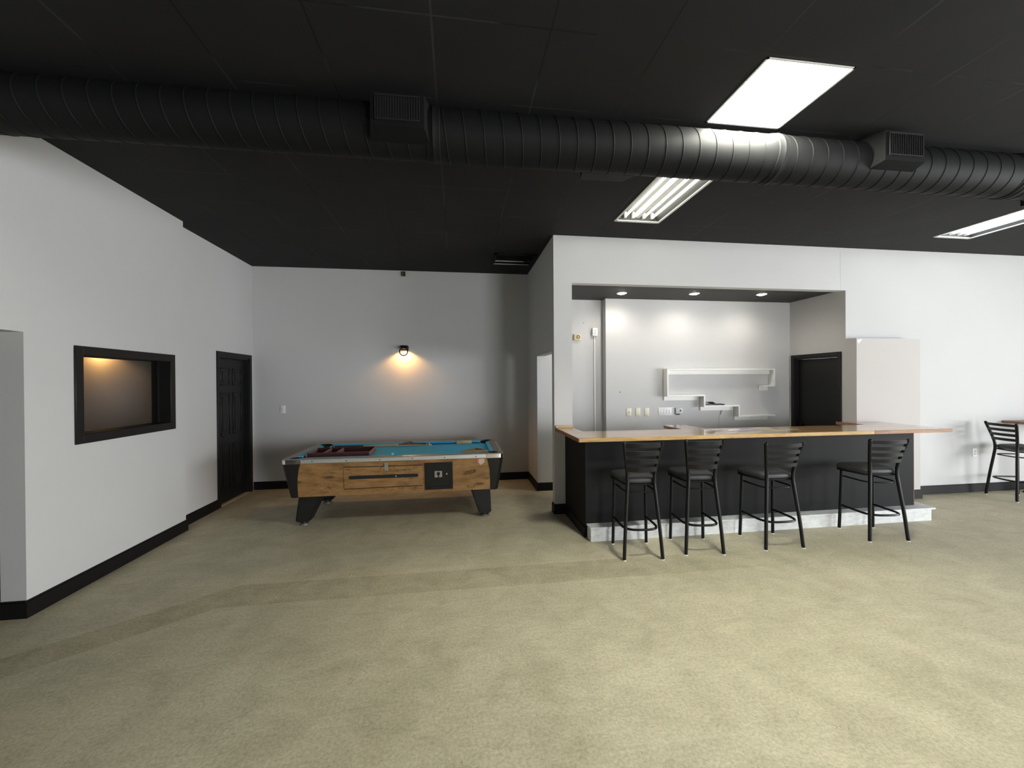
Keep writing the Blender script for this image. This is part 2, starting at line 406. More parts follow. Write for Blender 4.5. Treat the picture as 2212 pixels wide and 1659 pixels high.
def baseboard(name, segs):
    """segs: (x0,y0,x1,y1,nx,ny): line on the wall and the outward normal"""
    bm = new(); t, h = 0.015, 0.122
    for x0, y0, x1, y1, nx, ny in segs:
        if nx: 
            a, b = sorted((x0, x0 + nx * t)); bx(bm, a, b, min(y0, y1), max(y0, y1), 0, h - .012)
            a, b = sorted((x0, x0 + nx * t * .55)); bx(bm, a, b, min(y0, y1), max(y0, y1), h - .012, h)
        else:
            a, b = sorted((y0, y0 + ny * t)); bx(bm, min(x0, x1), max(x0, x1), a, b, 0, h - .012)
            a, b = sorted((y0, y0 + ny * t * .55)); bx(bm, min(x0, x1), max(x0, x1), a, b, h - .012, h)
    return struct(name, bm, M_BASE)
baseboard('baseboard_left', [(XA, YA0 - .015, XA, YA1 + .015, 1, 0), (XA2, YA0, XA, YA0, 0, -1), (XB, YA1, XA, YA1, 0, 1), (XA, SOUTH, XA, 1.2, 1, 0)])
baseboard('baseboard_left_rear', [(XB, YA1 + .015, XB, 5.71, 1, 0)])
baseboard('baseboard_back', [(XB, YB, XR, YB, 0, -1)])
baseboard('baseboard_alcove', [(XR, YQL - .015, XR, YB - .015, -1, 0)])
baseboard('baseboard_bar_back', [(XR, YQL, XST, YQL, 0, -1)])
baseboard('baseboard_pillar', [(XR - .015, YR, 1.426, YR, 0, -1), (XR, YR, XR, YR2, -1, 0)])
baseboard('baseboard_right', [(6.36, YR, EAST, YR, 0, -1)])
baseboard('baseboard_boxed_pillar', [(5.6, 4.688, 6.345, 4.688, 0, -1), (6.328, 4.688, 6.328, YR, 1, 0)])

# interior window in the left wall
w1 = struct('window_1', new(), M_BLKTRIM)
bm = new()
y0, y1, z0, z1 = WIN1; fy0, fy1, fz0, fz1 = 3.623, 4.76, 1.163, 1.957
for a in ((fy0, y0 + .004, fz0, fz1), (y1 - .004, fy1, fz0, fz1), (y0, y1, fz0, z0 + .004), (y0, y1, z1 - .004, fz1)):
    bx(bm, XA, XA + .016, *a, bev=.003)
obj('window_frame', bm, M_BLKTRIM, w1)
bm = new()
bx(bm, XA2 - .01, XA, y0 - .012, y0 + .006, z0, z1); bx(bm, XA2 - .01, XA, y1 - .006, y1 + .012, z0, z1)
bx(bm, XA2 - .01, XA, y0, y1, z1 - .006, z1 + .012)
bx(bm, XA2 + .05, XA2 + .062, y1 - .022, y1 - .006, z0, z1)
obj('jamb', bm, M_BLKTRIM, w1)
obj('window_sill', bx(new(), XA2 - .01, XA, y0, y1, z0 - .012, z0 + .006), M_BLKTRIM, w1)

def panel_door(name, x, y0, y1, z1, nx, thick, setback, panels, casing=.062):
    """door in an x-wall at plane x, outward normal nx"""
    d = struct(name, new(), M_BLKDOOR)
    f = new(); s = nx
    def b(bm, a0, a1, *r, **k): bx(bm, min(a0, a1), max(a0, a1), *r, **k)
    b(f, x, x + s * .016, y0 - casing, y0, 0, z1 + casing, bev=.003)
    b(f, x, x + s * .016, y1, y1 + casing, 0, z1 + casing, bev=.003)
    b(f, x, x + s * .016, y0, y1, z1, z1 + casing, bev=.003)
    obj('door_frame', f, M_BLKTRIM, d)
    j = new()
    b(j, x, x - s * .13, y0 - .002, y0 + .02, 0, z1); b(j, x, x - s * .13, y1 - .02, y1 + .002, 0, z1); b(j, x, x - s * .13, y0, y1, z1 - .02, z1)
    obj('jamb', j, M_BLKTRIM, d)
    l = new(); xd = x - s * setback
    b(l, xd, xd - s * thick, y0 + .022, y1 - .022, .012, z1 - .022)
    W = y1 - y0 - .044
    if panels:
        for (za, zb) in ((.18, .80), (.93, 1.52), (1.62, z1 - .15)):
            for (ya, yb) in ((.13, .45), (.55, .87)):
                ya, yb = y0 + .022 + W * ya, y0 + .022 + W * yb
                for q in ((ya, yb, za, za + .018), (ya, yb, zb - .018, zb), (ya, ya + .018, za, zb), (yb - .018, yb, za, zb)):
                    b(l, xd, xd + s * .008, *q, bev=.003)
                b(l, xd, xd + s * .005, ya + .05, yb - .05, za + .05, zb - .05, bev=.004)
    obj('door_leaf', l, M_BLKDOOR, d)
    return d
d1 = panel_door('door_1', XB, DOOR1[0], DOOR1[1], DOOR1[3], 1, .035, .05, True)
bm = new(); cyl(bm, (XB - .05, DOOR1[0] + .08, .95), .024, .012, 'x', 16)
tube(bm, [(XB - .04, DOOR1[0] + .08, .95), (XB - .01, DOOR1[0] + .08, .95), (XB + .002, DOOR1[0] + .08, .95), (XB + .012, DOOR1[0] + .08, .95)], [.010, .014, .025, .015], 16)
obj('door_knob', bm, M_BLKMET, d1)
obj('threshold', bx(new(), XB - .085, XB + .004, DOOR1[0] + .02, DOOR1[1] - .02, 0, .011, bev=.004), M_SILL, d1)
d2 = panel_door('door_2', XQ, DOOR2[0], DOOR2[1], DOOR2[3], -1, .035, .06, False, .052)
bm = new(); cyl(bm, (XQ + .058, DOOR2[1] - .09, .95), .024, .01, 'x', 16); cyl(bm, (XQ + .02, DOOR2[1] - .09, .95), .022, .04, 'x', 16)
obj('door_knob', bm, M_BLKMET, d2)

# drywall seam and torn corner bead
struct('trim_1', bx(new(), 5.2385, 5.2405, YR - .0012, YR, ZH, 3.41), M_GREY)
bm = new()
prism(bm, [(5.333, 2.165), (5.34, 2.19), (5.355, 2.172), (5.375, 2.183), (5.40, 2.194), (5.396, 2.165), (5.372, 2.152), (5.358, 2.126)], 'y', 4.6865, 4.688)
struct('trim_2', bm, M_WHITE)
bm = new(); bx(bm, 5.325, 6.328, 4.6868, 4.688, 2.196, 2.2)
struct('trim_3', bm, M_GREY)

# shopfront windows behind the camera and right-hand windows (frames only seen in reflections)
k = 2
for a, b in SW:
    bm = new()
    for x in (a, (a + b) / 2, b): bx(bm, x - .03, x + .03, SOUTH - .12, SOUTH - .05, WZ[0], WZ[1])
    for z in WZ: bx(bm, a, b, SOUTH - .12, SOUTH - .05, z - .03, z + .03)
    struct('window_%d' % k, bm, M_ALU); k += 1
for a, b in EW:
    bm = new()
    for y in (a, (a + b) / 2, b): bx(bm, EAST + .05, EAST + .12, y - .03, y + .03, WZ[0], WZ[1])
    for z in WZ: bx(bm, EAST + .05, EAST + .12, a, b, z - .03, z + .03)
    struct('window_%d' % k, bm, M_ALU); k += 1

# ------------------------------------------------------------------ round black air duct with registers
def duct():
    t = thing('air_duct', 'long round black spiral air duct hung under the black ceiling', 'air duct', (0, 2.698, 3.28), math.radians(-0.34))
    bm = new(); R = .1597; n = 40; pitch = .1235
    xs = []
    x = -3.0
    while x < 10.9:
        xs += [(x, R), (x + pitch - .010, R), (x + pitch - .007, R + .0032), (x + pitch - .003, R + .0032)]
        x += pitch
    rings = []
    for xx, rr in xs:
        rings.append([bm.verts.new((xx + pitch * (k / n - .5), math.cos(2 * PI * k / n + PI / 2) * rr, math.sin(2 * PI * k / n + PI / 2) * rr)) for k in range(n + 1)])
    for i in range(len(rings) - 1):
        for k in range(n): bm.faces.new((rings[i][k], rings[i][k + 1], rings[i + 1][k + 1], rings[i + 1][k]))
    o = obj('duct_pipe', bm, M_DUCT, t)
    for cx in (-.14, 2.30, 4.45):
        bm = new(); prof = [(-.045, R + .0005), (-.04, R + .006), (-.006, R + .006), (0, R + .010), (.006, R + .006), (.04, R + .006), (.045, R + .0005)]
        rg = [[bm.verts.new((cx + px, math.cos(2 * PI * k / 40) * pr, math.sin(2 * PI * k / 40) * pr)) for k in range(40)] for px, pr in prof]
        for i in range(len(rg) - 1):
            for k in range(40): bm.faces.new((rg[i][k], rg[i][(k + 1) % 40], rg[i + 1][(k + 1) % 40], rg[i + 1][k]))
        obj('coupling', bm, M_DUCT, t)
    def register(x0, x1, side, z0=-.095, z1=.115):
        s = side; yf = s * .225; bm = new()
        # body flaring from the duct to the flat face
        i0, i1 = x0 - .035, x1 + .035
        A = [(i0, s * .07, z0 - .03), (i1, s * .07, z0 - .03), (i1, s * .07, z1 + .02), (i0, s * .07, z1 + .02)]
        B = [(x0, yf, z0), (x1, yf, z0), (x1, yf, z1), (x0, yf, z1)]
        hexa(bm, A, B)
        r = obj('register', bm, M_DUCT, t)
        g = new(); gx0, gx1, gz0, gz1 = x0 + .028, x1 - .028, z0 + .035, z1 - .022
        a, b = sorted((yf, yf + s * .004)); bx(g, gx0, gx1, a, b, gz0, gz1)
        k = int((gx1 - gx0) / .0145)
        for q in range(k + 1):
            xx = gx0 + (gx1 - gx0) * q / k
            a, b = sorted((yf + s * .003, yf + s * .012)); bx(g, xx - .002, xx + .002, a, b, gz0, gz1)
        for z in (gz0, gz1):
            a, b = sorted((yf + s * .002, yf + s * .014)); bx(g, gx0, gx1, a, b, z - .004, z + .004)
        obj('grille', g, M_GRILLE, r)
    register(-.50, -.185, -1, -.10, .10); register(3.03, 3.355, -1, -.075, .135)
    register(.93, 1.26, 1, -.115, .10); register(4.95, 5.28, 1, -.115, .10)
    for cx in (-2.2, .6, 3.9, 6.5):
        bm = new(); pts = [(cx, math.cos(a) * (R + .007), math.sin(a) * (R + .007)) for a in [math.radians(v) for v in range(90, 91)]]
        tube(bm, [(cx, 0, R), (cx, 0, .18)], .005, 6)
        obj('hanger', bm, M_BLKMET, t)
duct()

# ------------------------------------------------------------------ ceiling lights
def troffer_panel(fit, label):
    x0, x1, y0, y1 = fit
    t = thing('ceiling_light', label, 'ceiling light', ((x0 + x1) / 2, (y0 + y1) / 2, H))
    hx, hy = (x1 - x0) / 2, (y1 - y0) / 2
    bm = new()
    for a in ((-hx, hx, -hy, -hy + .012), (-hx, hx, hy - .012, hy), (-hx, -hx + .012, -hy, hy), (hx - .012, hx, -hy, hy)): bx(bm, *a, -.004, .05)
    obj('frame', bm, M_WHITE, t)
    obj('diffuser', bx(new(), -hx + .012, hx - .012, -hy + .012, hy - .012, .0, .012), M_PANEL, t)
troffer_panel(FIT_A, 'square ceiling light with glowing white diffuser just before the duct')
def troffer_tubes(fit, label, mt):
    x0, x1, y0, y1 = fit
    t = thing('ceiling_light', label, 'ceiling light', ((x0 + x1) / 2, (y0 + y1) / 2, H), group='open fluorescent troffers')
    hx, hy = (x1 - x0) / 2, (y1 - y0) / 2; D = .085
    bm = new()
    prism(bm, [(-hx, 0), (-hx + .07, D), (hx - .07, D), (hx, 0), (hx, .002), (hx - .068, D + .004), (-hx + .068, D + .004), (-hx, .002)], 'y', -hy, hy)
    for s in (-1, 1): bx(bm, -hx, hx, min(s * hy, s * (hy - .012)), max(s * hy, s * (hy - .012)), 0, D)
    obj('housing', bm, M_HOUSING, t)
    bm = new()
    for s in (-1, 1): bx(bm, s * hx - .012, s * hx + .012, -hy - .012, hy + .012, -.006, .002); bx(bm, -hx, hx, s * hy - .018, s * hy + .018, -.006, .002)
    obj('trim', bm, M_WHITE, t)
    prism(bmx := new(), [(-.035, D), (-.022, .035), (.022, .035), (.035, D)], 'y', -hy + .012, hy - .012)
    obj('ballast_cover', bmx, M_WHITE, t)
    for s in (-1, 1):
        for fx in (-.157, -.06, .065, .165):
            bmx = new(); bx(bmx, fx - .012, fx + .012, min(s * (hy - .012), s * (hy - .05)), max(s * (hy - .012), s * (hy - .05)), .02, D)
            obj('lamp_holder', bmx, M_WHITE, t)
    for fx in (-.157, -.06, .065, .165):
        obj('tube', tube(new(), [(fx, -hy + .05, .035), (fx, -hy + .055, .035), (fx, hy - .055, .035), (fx, hy - .05, .035)], [.009, .0127, .0127, .009], 12), mt, t)
troffer_tubes(FIT_B, 'open four-tube ceiling light partly hidden behind the duct above the bar', M_TUBE)
troffer_tubes(FIT_C, 'open fluorescent ceiling light at the right edge of the picture', M_TUBEC)

def downlight(x, y, label):
    t = thing('recessed_light', label, 'recessed light', (x, y, ZC), group='downlights over the bar')
    bm = new()
    n = 28; prof = [(.050, -.001), (.068, -.006), (.072, -.001), (.072, 0.0)]
    rg = [[bm.verts.new((math.cos(2 * PI * k / n) * r, math.sin(2 * PI * k / n) * r, z)) for k in range(n)] for r, z in prof]
    for i in range(len(rg) - 1):
        for k in range(n): bm.faces.new((rg[i][k], rg[i][(k + 1) % n], rg[i + 1][(k + 1) % n], rg[i + 1][k]))
    obj('trim_ring', bm, M_WHITE, t)
    bm = new(); tube(bm, [(0, 0, 0), (0, 0, -.006), (0, 0, -.014), (0, 0, -.018)], [.052, .051, .036, .010], 28)
    obj('lens', bm, M_DOWN, t)
    l = bpy.data.lights.new('downlight_beam', 'SPOT'); l.energy = SPOT_W; l.color = (1.0, .93, .82); l.spot_size = math.radians(165); l.spot_blend = 0.75; l.shadow_soft_size = .045
    o = bpy.data.objects.new('downlight_beam', l); COL.objects.link(o); o.parent = t; o.location = (0, 0, -.024)
downlight(*DOWN[0], 'recessed downlight over the bar nearest the cream alarm sounder')
downlight(*DOWN[1], 'middle recessed downlight in the dark bar ceiling')
downlight(*DOWN[2], 'recessed downlight over the bar nearest the dark door')

def sconce(x, label, watts):
    t = thing('wall_sconce', label, 'wall lamp', (x, YB, 2.0), group='black ring sconces')
    bm = new(); bx(bm, -.062, .062, -.028, 0, .17, .238, bev=.004)
    obj('back_plate', bm, M_BLKMET, t)
    bm = new(); n = 28
    prof = [(.056, .20), (.062, .20), (.062, .238), (.0, .238)]
    rg = [[bm.verts.new((math.cos(2 * PI * k / n) * r, -.085 + math.sin(2 * PI * k / n) * r, z)) for k in range(n)] for r, z in prof[:3]]
    for i in range(2):
        for k in range(n): bm.faces.new((rg[i][k], rg[i][(k + 1) % n], rg[i + 1][(k + 1) % n], rg[i + 1][k]))
    bm.faces.new(rg[2]); obj('shade', bm, M_BLKMET, t)
    bm = new(); cyl(bm, (0, -.085, .205), .042, .012, 'z', 24); obj('bulb', bm, M_BULB, t)
    bm = new(); tube(bm, [(math.cos(a) * .062, -.158, .138 + math.sin(a) * .064) for a in [2 * PI * k / 40 for k in range(40)]], .0095, 10, closed=True)
    bx(bm, -.045, .045, -.163, -.130, .196, .225, bev=.004)
    obj('ring', bm, mat('bronze_black_ring', (0.004, 0.0025, 0.0018), 0.5, spec=0.1), t)
    l = bpy.data.lights.new('sconce_beam', 'SPOT'); l.energy = watts; l.color = (1.0, .50, .15); l.spot_size = math.radians(140); l.spot_blend = .5; l.shadow_soft_size = .03
    o = bpy.data.objects.new('sconce_beam', l); COL.objects.link(o); o.parent = t; o.location = (0, -.092, .198)
sconce(-.838, 'black ring wall sconce glowing amber above the pool table', SCONCE_W)
sconce(-5.22, 'amber wall sconce in the side room seen through the interior window', SCONCE_W * .5)

# ceiling return vent in the alcove corner
def cvent():
    t = thing('ceiling_vent', 'black ceiling vent with two bare bright slats in the alcove corner', 'ceiling vent', (.84, 5.86, H))
    bm = new()
    for a in ((-.30, .30, -.27, -.235), (-.30, .30, .205, .24), (-.30, -.265, -.27, .24), (.265, .30, -.27, .24)): bx(bm, *a, -.022, 0, bev=.003)
    obj('frame', bm, M_DUCT, t)
    obj('backing', bx(new(), -.27, .27, -.24, .21, -.004, 0), M_DARK, t)
    for i, y in enumerate((-.17, -.10, -.03, .055, .13, .20)):
        bright = i in (3, 5)
        bm = new(); hexa(bm, [(-.29 if i == 5 else -.265, y - .012, -.026), (.16 if i == 3 else .262, y - .012, -.026), (.16 if i == 3 else .262, y - .009, -.026), (-.29 if i == 5 else -.265, y - .009, -.026)],
             [(-.29 if i == 5 else -.265, y, -.008), (.16 if i == 3 else .262, y, -.008), (.16 if i == 3 else .262, y + .003, -.008), (-.29 if i == 5 else -.265, y + .003, -.008)])
        o = obj('slat', bm, M_WHITE if bright else M_DUCT, t)
        if bright: o['label'] = 'unpainted bright slat'
cvent()

# ------------------------------------------------------------------ pool table
TK = 1.0384        # the table is a little larger and stands a little deeper than first measured
def pool_table():
    # local frame: x along the length, y depth (front = 0), z up
    X0, X1, Y0, Y1, ZR = -1.878, .527, 4.56, 5.76, .82
    t = thing('pool_table', 'coin-operated pool table with blue cloth and knotty wood sides', 'pool table', ((X0 + X1) / 2 * TK, (Y0 + Y1) / 2 * TK, CAM_H * (1 - TK)))
    t.scale = (TK, TK, TK)
    L, W = (X1 - X0) / 2, (Y1 - Y0) / 2
    zb = .400
    # cabinet: tapered body
    li, wi = L - .094, W - .065
    lt, wt = L - .034, W - .012
    bm = new()
    hexa(bm, [(-li, -wi, zb), (li, -wi, zb), (li, wi, zb), (-li, wi, zb)], [(-lt, -wt, .772), (lt, -wt, .772), (lt, wt, .772), (-lt, wt, .772)])
    cab = obj('cabinet', bm, M_TABWOOD, t)
    def fy(z): return -wi + (-wt + wi) * (z - zb) / (.772 - zb)      # y of the front face at height z
    def front_plate(pts, out0, out1, bm=None):
        """pts in (x, z) on the front face; solid between two offsets"""
        bm = bm or new()
        A = [(x, fy(z) - out0, z) for x, z in pts]; B = [(x, fy(z) - out1, z) for x, z in pts]
        hexa(bm, A, B); return bm
    cx = (X0 + X1) / 2; cy = (Y0 + Y1) / 2
    def lx(x): return x - cx
    # corner caps: black, concave inner edge, wrapping around the corner
    for sx in (-1, 1):
        for sy in (-1, 1):
            bm = new(); K = 8; rows = []
            for i in range(K + 1):
                f = i / K; z = zb - .004 + (.774 - zb) * f
                l = li + (lt - li) * f + .032; wv = wi + (wt - wi) * f + .008
                wd = .092 + .055 * f + .045 * f ** 3; wd2 = wd; r = .055
                outer = [(l - wd, wv)] + [(l - r + r * math.sin(a), wv - r + r * math.cos(a)) for a in [PI / 2 * q / 6 for q in range(7)]] + [(l, wv - wd2)]
                inner = [(l - .034, wv - wd2), (l - .034 - r * .3, wv - .014 - r * .3), (l - wd, wv - .014)]
                rows.append([bm.verts.new((sx * px, sy * py, z)) for px, py in outer + inner])
            n = len(rows[0])
            for i in range(K):
                for k in range(n): bm.faces.new((rows[i][k], rows[i][(k + 1) % n], rows[i + 1][(k + 1) % n], rows[i + 1][k]))
            bm.faces.new(rows[0]); bm.faces.new(rows[-1])
            obj('corner_cap', bm, M_BLKPLAS, t)
    # metal trim band round the rails, in four lengths
    zt0, zt1 = .774, .818
    for sy in (-1, 1):
        bm = new(); bx(bm, -L + .19, L - .20, min(sy * W, sy * (W - .02)), max(sy * W, sy * (W - .02)), zt0, zt1, bev=.004)
        tr = obj('metal_trim', bm, M_ALU, t)
        for q in range(6):
            xx = -L + .32 + q * (2 * L - .64) / 5; bs = new()
            cyl(bs, (xx, sy * (W - .001) - (.003 if sy < 0 else 0), .795), .006, .003 , 'y', 10)
            obj('screw', bs, M_DARK, tr)
    for sx in (-1, 1):
        bm = new(); bx(bm, min(sx * L, sx * (L - .02)), max(sx * L, sx * (L - .02)), -W + .19, W - .19, zt0, zt1, bev=.004); obj('metal_trim', bm, M_ALU, t)
    # corner castings: chrome skirt and grey top
    for sx in (-1, 1):
        for sy in (-1, 1):
            r = .05
            arc = [(L - .20, W)] + [(L - r + r * math.sin(a), W - r + r * math.cos(a)) for a in [PI / 2 * q / 6 for q in range(7)]] + [(L, W - .20)]
            inn = [(L - .02, W - .20), (L - .02 - r * .4, W - .02 - r * .4), (L - .20, W - .02)]
            bm = new(); prism(bm, [(sx * a, sy * b) for a, b in arc + inn], 'z', zt0, .8185)
            cc = obj('corner_casting', bm, M_CHROME, t)
            # top plate with the pocket mouth bitten out
            pc = (L - .115, W - .115); pr = .062
            bite = [(pc[0] + pr * math.cos(a), pc[1] + pr * math.sin(a)) for a in [math.radians(v) for v in range(-60, 151, 15)]]
            pts = arc + [(L - .105, W - .20)] + bite + [(L - .20, W - .105)]
            bm = new(); prism(bm, [(sx * a, sy * b) for a, b in pts], 'z', .8185, .8225)
            obj('casting_top', bm, M_RAIL, cc)
            bm = new()
            rg = []
            for z, rr in ((.819, .062), (.80, .060), (.73, .052)):
                rg.append([bm.verts.new((sx * (pc[0] + rr * math.cos(2 * PI * k / 20)), sy * (pc[1] + rr * math.sin(2 * PI * k / 20)), z)) for k in range(20)])
            for i in range(2):
                for k in range(20): bm.faces.new((rg[i][k], rg[i][(k + 1) % 20], rg[i + 1][(k + 1) % 20], rg[i + 1][k]))
            bm.faces.new(rg[2])
            obj('pocket', bm, M_DARK, t)
    # rails (laminate) and cushions
    def rail_long(sy, xa, xb):
        bm = new(); prism(bm, [(sy * (W - .018), .785), (sy * (W - .018), .8195), (sy * (W - .022), .8225), (sy * (W - .10), .822), (sy * (W - .10), .785)], 'x', xa, xb)
        obj('rail', bm, M_RAIL, t)
        bm = new(); c0, c1 = xa + .005, xb - .005
        hexa(bm, [(c0, sy * (W - .10), .784), (c1, sy * (W - .10), .784), (c1, sy * (W - .10), .821), (c0, sy * (W - .10), .821)],
                 [(c0 + .04, sy * (W - .142), .804), (c1 - .04, sy * (W - .142), .804), (c1 - .04, sy * (W - .146), .817), (c0 + .04, sy * (W - .146), .817)])
        obj('cushion', bm, M_BLUE, t)
    for sy in (-1, 1):
        rail_long(sy, -L + .20, -.065); rail_long(sy, .065, L - .20)
        # side pocket iron
        bm = new(); pts = [(-.066, sy * W * .999), (.066, sy * W * .999), (.066, sy * (W - .10))] + [(.05 * math.cos(a), sy * (W - .10 + .048 * math.sin(a))) for a in [PI * q / 10 for q in range(11)]] + [(-.066, sy * (W - .10))]
        pts = [(p[0], p[1] if i > 1 else sy * (W - .0185)) for i, p in enumerate(pts)]
        prism(bm, pts, 'z', .80, .8226); obj('pocket_iron', bm, M_RAIL, t)
        bm = new(); cyl(bm, (0, sy * (W - .112), .735), .056, .0493, 'z', 20); obj('pocket', bm, M_DARK, t)
    for sx in (-1, 1):
        bm = new(); prism(bm, [(sx * (L - .018), .785), (sx * (L - .018), .8195), (sx * (L - .022), .8225), (sx * (L - .10), .822), (sx * (L - .10), .785)], 'y', -W + .20, W - .20)
        obj('rail', bm, M_RAIL, t)
        bm = new(); a, b = -W + .205, W - .205
        hexa(bm, [(sx * (L - .10), a, .784), (sx * (L - .10), b, .784), (sx * (L - .10), b, .821), (sx * (L - .10), a, .821)],
                 [(sx * (L - .142), a + .04, .804), (sx * (L - .142), b - .04, .804), (sx * (L - .146), b - .04, .817), (sx * (L - .146), a + .04, .817)])
        obj('cushion', bm, M_BLUE, t)
    obj('bed', bx(new(), -L + .03, L - .03, -W + .03, W - .03, .755, .784), M_BLUE, t)
    # ball-return door with slot, latch, screws
    A = [(lx(-1.242), .471), (lx(-.394), .478), (lx(-.394), .715), (lx(-1.242), .719)]
    bm = front_plate(A, -.004, .003); dr = obj('return_door', bm, M_TABWOOD, t)
    bm = new(); e = .004
    for (xa, za, xb, zb2) in ((A[0][0], A[0][1], A[1][0], A[1][1]), (A[1][0], A[1][1], A[2][0], A[2][1]), (A[3][0], A[3][1], A[2][0], A[2][1]), (A[0][0], A[0][1], A[3][0], A[3][1])):
        dx, dz = (0, e) if abs(xb - xa) > abs(zb2 - za) else (e, 0)
        front_plate([(xa - dx, za - dz), (xb + dx if dx else xb, zb2 - dz), (xb + dx, zb2 + dz), (xa - dx if dx else xa, za + dz)], -.003, .0042, bm)
    obj('groove', bm, M_DARK, dr)
    bm = new(); xs0, xs1, zc, rr = lx(-1.19), lx(-.44), .600, .019
    pts = [(xs0 + rr - rr * math.sin(a), zc - .0 + rr * math.cos(a)) for a in [PI * q / 8 for q in range(9)]] + [(xs1 - rr + rr * math.sin(a), zc - rr * math.cos(a)) for a in [PI * q / 8 for q in range(9)]]
    front_plate(pts, .0, .0075, bm); obj('ball_slot', bm, M_DARK, dr)
    bm = new(); cyl(bm, (lx(-.685), fy(.6) - .011, .600), .006, .004, 'y', 12); o = obj('ball', bm, M_WHITE, dr); o['label'] = 'sliver of a white ball in the slot'
    bm = front_plate([(lx(-.806), .668), (lx(-.766), .668), (lx(-.766), .756), (lx(-.806), .756)], .006, .011); cyl(bm, (lx(-.778), fy(.69) - .018, .69), .008, .008, 'y', 12); obj('latch', bm, M_STEEL, t)
    for x, z in ((-1.172, .692), (-.465, .690)):
        bm = new(); cyl(bm, (lx(x), fy(z) - .014, z), .012, .012, 'y', 16, .014); obj('screw', bm, M_BRASS, dr)
    # coin door
    bm = front_plate([(lx(-.366), .426), (lx(-.055), .428), (lx(-.058), .742), (lx(-.368), .739)], -.002, .014)
    cn = obj('coin_door', bm, M_BLKPLAS, t)
    bm = new(); q = [(-.345, .450), (-.078, .452), (-.080, .718), (-.347, .715)]
    for i in range(4):
        (xa, za), (xb, zz) = q[i], q[(i + 1) % 4]; s = .010
        if i % 2 == 0: pp = [(lx(xa), za - s), (lx(xb), zz - s), (lx(xb), zz + s), (lx(xa), za + s)]
        else: pp = [(lx(xa) - s, za), (lx(xa) + s, za), (lx(xb) + s, zz), (lx(xb) - s, zz)]
        front_plate(pp, .012, .020, bm)
    obj('door_rim', bm, M_BLKPLAS, cn)
    bm = front_plate([(lx(-.259), .570), (lx(-.176), .570), (lx(-.176), .642), (lx(-.259), .643)], .012, .019); o = obj('coin_plate', bm, M_STEEL, cn)
    bm = new(); cyl(bm, (lx(-.217), fy(.612) - .026, .612), .02, .008, 'y', 16); bx(bm, lx(-.224), lx(-.210), fy(.59) - .024, fy(.59) - .017, .574, .600); obj('coin_slot', bm, M_DARK, cn)
    bm = new(); cyl(bm, (lx(-.124), fy(.61) - .024, .608), .009, .012, 'y', 14); obj('lock', bm, M_CHROME, cn)
    # slanted bronze name plate and faded arrow sticker
    bm = front_plate([(lx(.058), .588), (lx(.075), .582), (lx(.190), .606), (lx(.212), .642), (lx(.185), .640), (lx(.085), .620)], .0, .004); pl = obj('name_plate', bm, M_BRONZE, t)
    bm = new()
    for i, (x, z, h, wd) in enumerate(((.078, .594, .018, .006), (.097, .598, .014, .008), (.113, .602, .018, .004), (.126, .605, .018, .004), (.140, .609, .014, .008), (.160, .613, .018, .007))):
        front_plate([(lx(x), z), (lx(x + wd), z + .0015), (lx(x + wd + .006), z + h), (lx(x + .006), z + h - .0015)], .004, .0055, bm)
    obj('raised_lettering', bm, M_BRASS, pl)
    bm = front_plate([(lx(.226), .766), (lx(.238), .766), (lx(.240), .735), (lx(.262), .700), (lx(.226), .722), (lx(.218), .735)], .0, .0012); stk = obj('arrow_sticker', bm, M_STICKR, t)
    bm = front_plate([(lx(.238), .766), (lx(.300), .766), (lx(.303), .728), (lx(.312), .728), (lx(.263), .693), (lx(.229), .728), (lx(.240), .730)], .0011, .0022); obj('arrow_face', bm, M_STICKW, stk)
    # legs, splayed and tapered, on round levellers
    for sx in (-1, 1):
        for sy in (-1, 1):
            if sx < 0: top = (lx(-1.745), lx(-1.508)); bot = (lx(-1.785), lx(-1.635))
            else: top = (lx(.143), lx(.376)); bot = (lx(.244), lx(.390))
            y0, y1 = (-.44, -.20) if sy < 0 else (.20, .44)
            yb0, yb1 = (-.475, -.335) if sy < 0 else (.335, .475)
            y0, y1 = (-.475, -.235) if sy < 0 else (.235, .475)
            bm = new(); hexa(bm, [(bot[0], yb0, .102), (bot[1], yb0, .102), (bot[1], yb1, .102), (bot[0], yb1, .102)], [(top[0], y0, zb), (top[1], y0, zb), (top[1], y1, zb), (top[0], y1, zb)])
            bmesh.ops.bevel(bm, geom=[e for e in bm.edges], offset=.014, segments=2, affect='EDGES')
            lg = obj('leg', bm, M_BLKPLAS, t)
            fxm, fym = sum(bot) / 2, (yb0 + yb1) / 2
            bm = new(); tube(bm, [(fxm, fym, .107), (fxm, fym, .082), (fxm, fym, .079), (fxm, fym, .066), (fxm, fym, .0608)], [.016, .016, .045, .052, .052], 20)
            obj('leveller', bm, M_LEVEL, lg)
    return t
pool_table()
PZ = .785
PZF = CAM_H - (CAM_H - PZ) * TK
def on_bed(t):
    t.location = (t.location.x * TK, t.location.y * TK, CAM_H - (CAM_H - t.location.z) * TK); t.scale = (TK, TK, TK); return t
